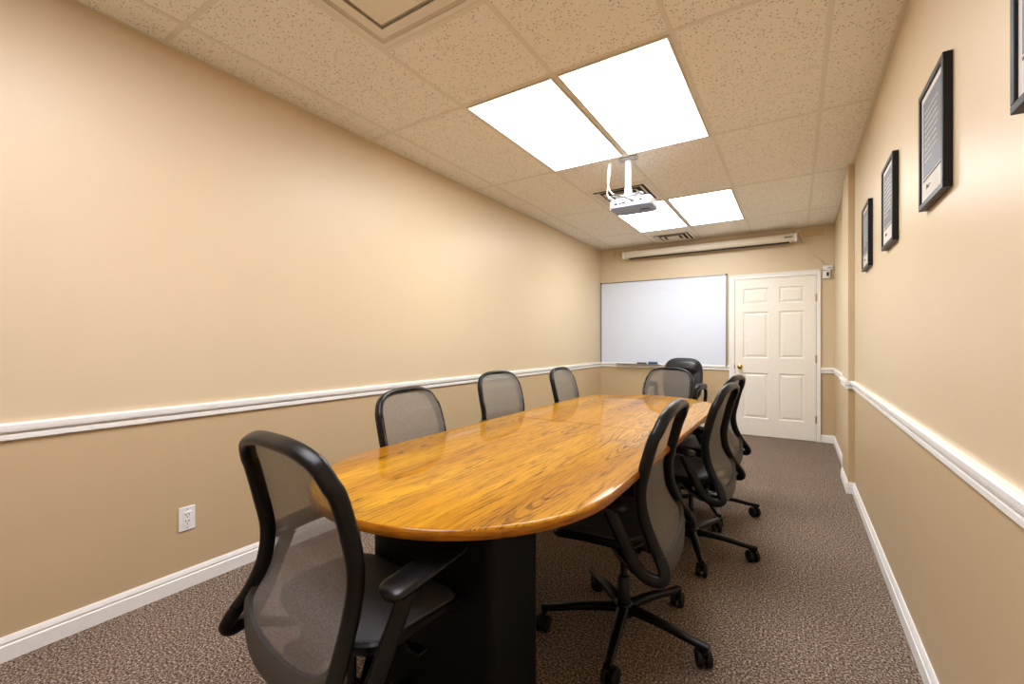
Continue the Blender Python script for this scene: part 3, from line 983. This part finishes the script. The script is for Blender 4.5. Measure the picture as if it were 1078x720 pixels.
def task_chair():
    t = thing('office_chair', 'x', 'chair', (0, 0, 0), 0, 'black mesh back chairs around the table')
    path = [(-x, y, z) for x, y, z in reversed(HALF)][:-1] + HALF
    bm = bmesh.new()
    sweep(bm, catmull(path, 5), 0.0145, 0.0215, (0, 1, 0), 14, 2.7)
    obj('back_frame', bm, M['black_plastic'], t)
    # woven back: inside the loop down to a U-shaped lower edge
    bm = bmesh.new()
    zt, zb = 0.9685, 0.405
    rows, colsn = 40, 16
    G = []
    for i in range(rows + 1):
        f = i / rows
        z = zt + (zb - zt) * (0.5 - 0.5 * math.cos(PI * f))
        wd = halfw(z) + 0.008
        y, bulge = prof_at(z) + 0.0225, 0.012
        if z < 0.54:
            f = min(1.0, (0.54 - z) / 0.06)
            y = (1 - f) * y + f * (yb(z) + 0.003)
            bulge *= 1 - f
        if z < 0.52:
            wd = 0.234 * max(0.0, 1 - ((0.52 - z) / (0.52 - zb + 0.0005)) ** 2.4) ** 0.5
        G.append([bm.verts.new((wd * (2 * j / colsn - 1), y - bulge * (1 - (2 * j / colsn - 1) ** 2), z)) for j in range(colsn + 1)])
    for a, b in zip(G, G[1:]):
        for j in range(colsn):
            bm.faces.new((a[j], a[j + 1], b[j + 1], b[j]))
    o = obj('back_mesh', bm, M['mesh'], t); o['label'] = 'see-through grey woven back'
    # crescent panel below the mesh
    bm = bmesh.new()
    outer, inner = [], []
    n = 32
    for k in range(n + 1):
        a = PI * k / n
        c, s = math.cos(a), math.sin(a)
        inner.append((0.216 * math.copysign(abs(c) ** 0.85, c), 0.520 - 0.100 * s ** 0.85))
        outer.append((0.232 * math.copysign(abs(c) ** 0.8, c), 0.520 - 0.162 * s ** 0.8))
    rings = []
    for (xi, zi), (xo, zo) in zip(inner, outer):
        rings.append([(xi, yb(zi) + 0.008, zi), (xo, yb(zo) + 0.010, zo), (xo, yb(zo) - 0.006, zo - 0.004), ((xi + xo) / 2, yb((zi + zo) / 2) - 0.014, (zi + zo) / 2), (xi, yb(zi) - 0.008, zi)])
    loft(bm, rings, True, True)
    o = obj('lumbar_panel', bm, M['panel_plastic'], t); o['label'] = 'charcoal plastic panel under the woven back'
    # arm supports continue from the back frame
    for s in (1, -1):
        bm = bmesh.new()
        sweep(bm, catmull([(s * x, y, z) for x, y, z in TAIL], 6), 0.0150, 0.0220, (0, 1, 0.4), 14, 2.7)
        obj('arm_support', bm, M['black_plastic'], t)
        bm = bmesh.new()
        pad = catmull([(s * .284, -.100, .622), (s * .285, -.070, .632), (s * .286, .0, .643), (s * .284, .07, .652), (s * .276, .13, .654), (s * .266, .165, .648)], 5)
        sweep(bm, pad, 0.046, 0.016, (0, 0, 1), 16, 2.3, True, lambda f: ((max(0.02, 1 - abs(2 * f - 1) ** 5)) ** 0.5, (max(0.05, 1 - abs(2 * f - 1) ** 6)) ** 0.5))
        obj('armrest', bm, M['black_plastic'], t)
        bm = bmesh.new()
        sweep(bm, catmull([(s * .268, -.165, .400), (s * .228, -.12, .385), (s * .16, -.05, .385), (s * .09, .02, .405), (s * .05, .05, .420)], 5), 0.016, 0.012, (0, 0, 1), 10, 2.6)
        obj('arm_strut', bm, M['black_plastic'], t)
    # seat
    def wf(p):
        q = p.copy()
        f = max(0.0, (p.y - 0.08) / 0.17)
        q.z -= 0.030 * f * f
        g = max(0.0, (-p.y - 0.05) / 0.15)
        q.z += 0.008 * g * g
        q.z += 0.010 * min(1, abs(p.x) / 0.25) ** 2
        return q
    bm = bmesh.new()
    rslab(bm, 0.245, 0.192, 0, 0.062, [(0.440, 0.020), (0.444, 0.006), (0.456, 0.0), (0.470, 0.0), (0.476, 0.006)], 4.2, 48, wf)
    obj('seat_pan', bm, M['black_plastic'], t)
    bm = bmesh.new()
    rslab(bm, 0.243, 0.190, 0, 0.062, [(0.4755, 0.006), (0.480, 0.009), (0.484, 0.024), (0.484, 0.06), (0.481, 0.12), (0.479, 0.18)], 4.2, 48, wf)
    o = obj('seat', bm, M['seat'], t); o['label'] = 'dark grey woven seat'
    bm = bmesh.new()
    box(bm, -0.075, 0.075, -0.12, 0.11, 0.385, 0.445, 0.018, 3)
    box(bm, -0.05, 0.05, -0.175, -0.10, 0.375, 0.420, 0.012)
    obj('tilt_mechanism', bm, M['black_plastic'], t)
    bm = bmesh.new()
    tube(bm, [(0.07, 0.03, 0.415), (0.16, 0.04, 0.412), (0.225, 0.045, 0.405)], 0.006)
    box(bm, 0.205, 0.255, 0.030, 0.060, 0.400, 0.410, 0.004)
    obj('lever', bm, M['black_plastic'], t)
    add_base(t, 0.0)
    return t

def spin_base(root, rot):
    k = 0
    for ch in root.children:
        n = ch.name.split('.')[0]
        if n == 'star_base':
            ch.rotation_euler = (0, 0, rot)
        elif n == 'caster':
            a = rot + 2 * PI * k / 5
            ch.location = (0.33 * math.cos(a), 0.33 * math.sin(a), 0)
            ch.rotation_euler = (0, 0, a + [2.2, 0.5, -1.9, 1.2, 2.9][k])
            k += 1

R_ = math.radians
CHAIRS = [   # x, y, facing angle, base angle in the world, label
    (-1.076, 0.832, R_(-5.0), R_(20), 'black mesh chair at the near end of the table, largest, seen from behind'),
    (-0.606, 1.826, R_(91), R_(-9), 'black mesh chair nearest on the right side of the table'),
    (-0.516, 2.770, R_(85.6), R_(1), 'black mesh chair in the middle of the right side of the table'),
    (-0.552, 3.480, R_(82), R_(5), 'black mesh chair farthest on the right side, mostly behind another chair'),
    (-1.460, 1.638, R_(-83.8), R_(10), 'black mesh chair nearest on the left wall side of the table'),
    (-1.804, 2.904, R_(-98.7), R_(30), 'black mesh chair in the middle of the left wall side of the table'),
    (-1.616, 3.695, R_(-88.4), R_(0), 'black mesh chair farthest on the left wall side of the table'),
    (-1.019, 3.960, R_(160), R_(15), 'black mesh chair at the far end of the table, facing the camera'),
]
chair0 = task_chair()
for i, (x, y, rz, br, lab) in enumerate(CHAIRS):
    if i == 0:
        r = chair0
        r.location = (x, y, 0); r.rotation_euler = (0, 0, rz); r['label'] = lab
    else:
        r = dup(chair0, (x, y, 0), rz, lab)
    spin_base(r, br - rz)

# ------------------------------------------------------------------ leather executive chair
def exec_chair(x, y, rz):
    t = thing('executive_chair', 'black padded leather executive chair in front of the whiteboard', 'chair', (x, y, 0), rz)
    def cushion(hw, z0, z1, thick, yfun, pw=3.2, n=36, bulge=0.02):
        bm = bmesh.new()
        rings = []
        zc, hz = (z0 + z1) / 2, (z1 - z0) / 2
        for dy, ins in ((-thick, 0.03), (-thick * 0.9, 0.008), (-thick * 0.5, 0.0), (0, 0.0), (thick * 0.5, 0.012), (thick * 0.5 + bulge * 0.6, 0.045), (thick * 0.5 + bulge, 0.10)):
            ring = []
            for k in range(n):
                a = 2 * PI * k / n
                c, s = math.cos(a), math.sin(a)
                px = math.copysign(abs(c) ** (2 / pw), c) * (hw - ins)
                pz = zc + math.copysign(abs(s) ** (2 / pw), s) * (hz - ins)
                ring.append((px, yfun(pz) + dy, pz))
            rings.append(ring)
        loft(bm, rings, True, True)
        return bm
    yf = lambda z: -0.20 - 0.16 * max(0, z - 0.5) ** 1.1
    obj('backrest_shell', cushion(0.245, 0.47, 1.015, 0.045, lambda z: yf(z) - 0.02, 3.4), M['leather'], t)
    obj('headrest_cushion', cushion(0.205, 0.80, 0.998, 0.05, lambda z: yf(z) + 0.012, 3.0, 36, 0.03), M['leather'], t)
    obj('backrest_cushion', cushion(0.205, 0.50, 0.815, 0.05, lambda z: yf(z) + 0.012, 3.0, 36, 0.03), M['leather'], t)
    bm = bmesh.new()
    rslab(bm, 0.255, 0.25, 0, 0.03, [(0.40, 0.03), (0.41, 0.01), (0.44, 0.0), (0.48, 0.0), (0.505, 0.02), (0.515, 0.06), (0.518, 0.12)], 3.6, 48)
    obj('seat', bm, M['leather'], t)
    for s in (-1, 1):
        bm = bmesh.new()
        sweep(bm, catmull([(s * 0.22, -0.15, 0.42), (s * 0.285, -0.17, 0.44), (s * 0.305, -0.185, 0.56), (s * 0.305, -0.17, 0.655), (s * 0.305, -0.05, 0.685), (s * 0.305, 0.12, 0.680), (s * 0.305, 0.19, 0.62), (s * 0.295, 0.15, 0.49), (s * 0.23, 0.10, 0.42)], 5), 0.028, 0.020, (0, 0, 1), 12, 2.8)
        obj('arm_loop', bm, M['black_plastic'], t)
        bm = bmesh.new()
        sweep(bm, catmull([(s * 0.305, -0.18, 0.675), (s * 0.305, -0.08, 0.702), (s * 0.305, 0.06, 0.706), (s * 0.305, 0.17, 0.685)], 5), 0.040, 0.026, (0, 0, 1), 14, 2.6, True, lambda f: ((max(0.03, 1 - abs(2 * f - 1) ** 5)) ** 0.5, (max(0.06, 1 - abs(2 * f - 1) ** 6)) ** 0.5))
        obj('armrest_pad', bm, M['leather'], t)
    bm = bmesh.new()
    box(bm, -0.09, 0.09, -0.13, 0.13, 0.365, 0.405, 0.012)
    box(bm, -0.035, 0.035, -0.245, -0.10, 0.375, 0.400, 0.006)
    box(bm, -0.035, 0.035, -0.262, -0.238, 0.375, 0.56, 0.006)
    obj('tilt_mechanism', bm, M['black_plastic'], t)
    add_base(t, 0.4)
exec_chair(-1.235, 5.62, R_(172))
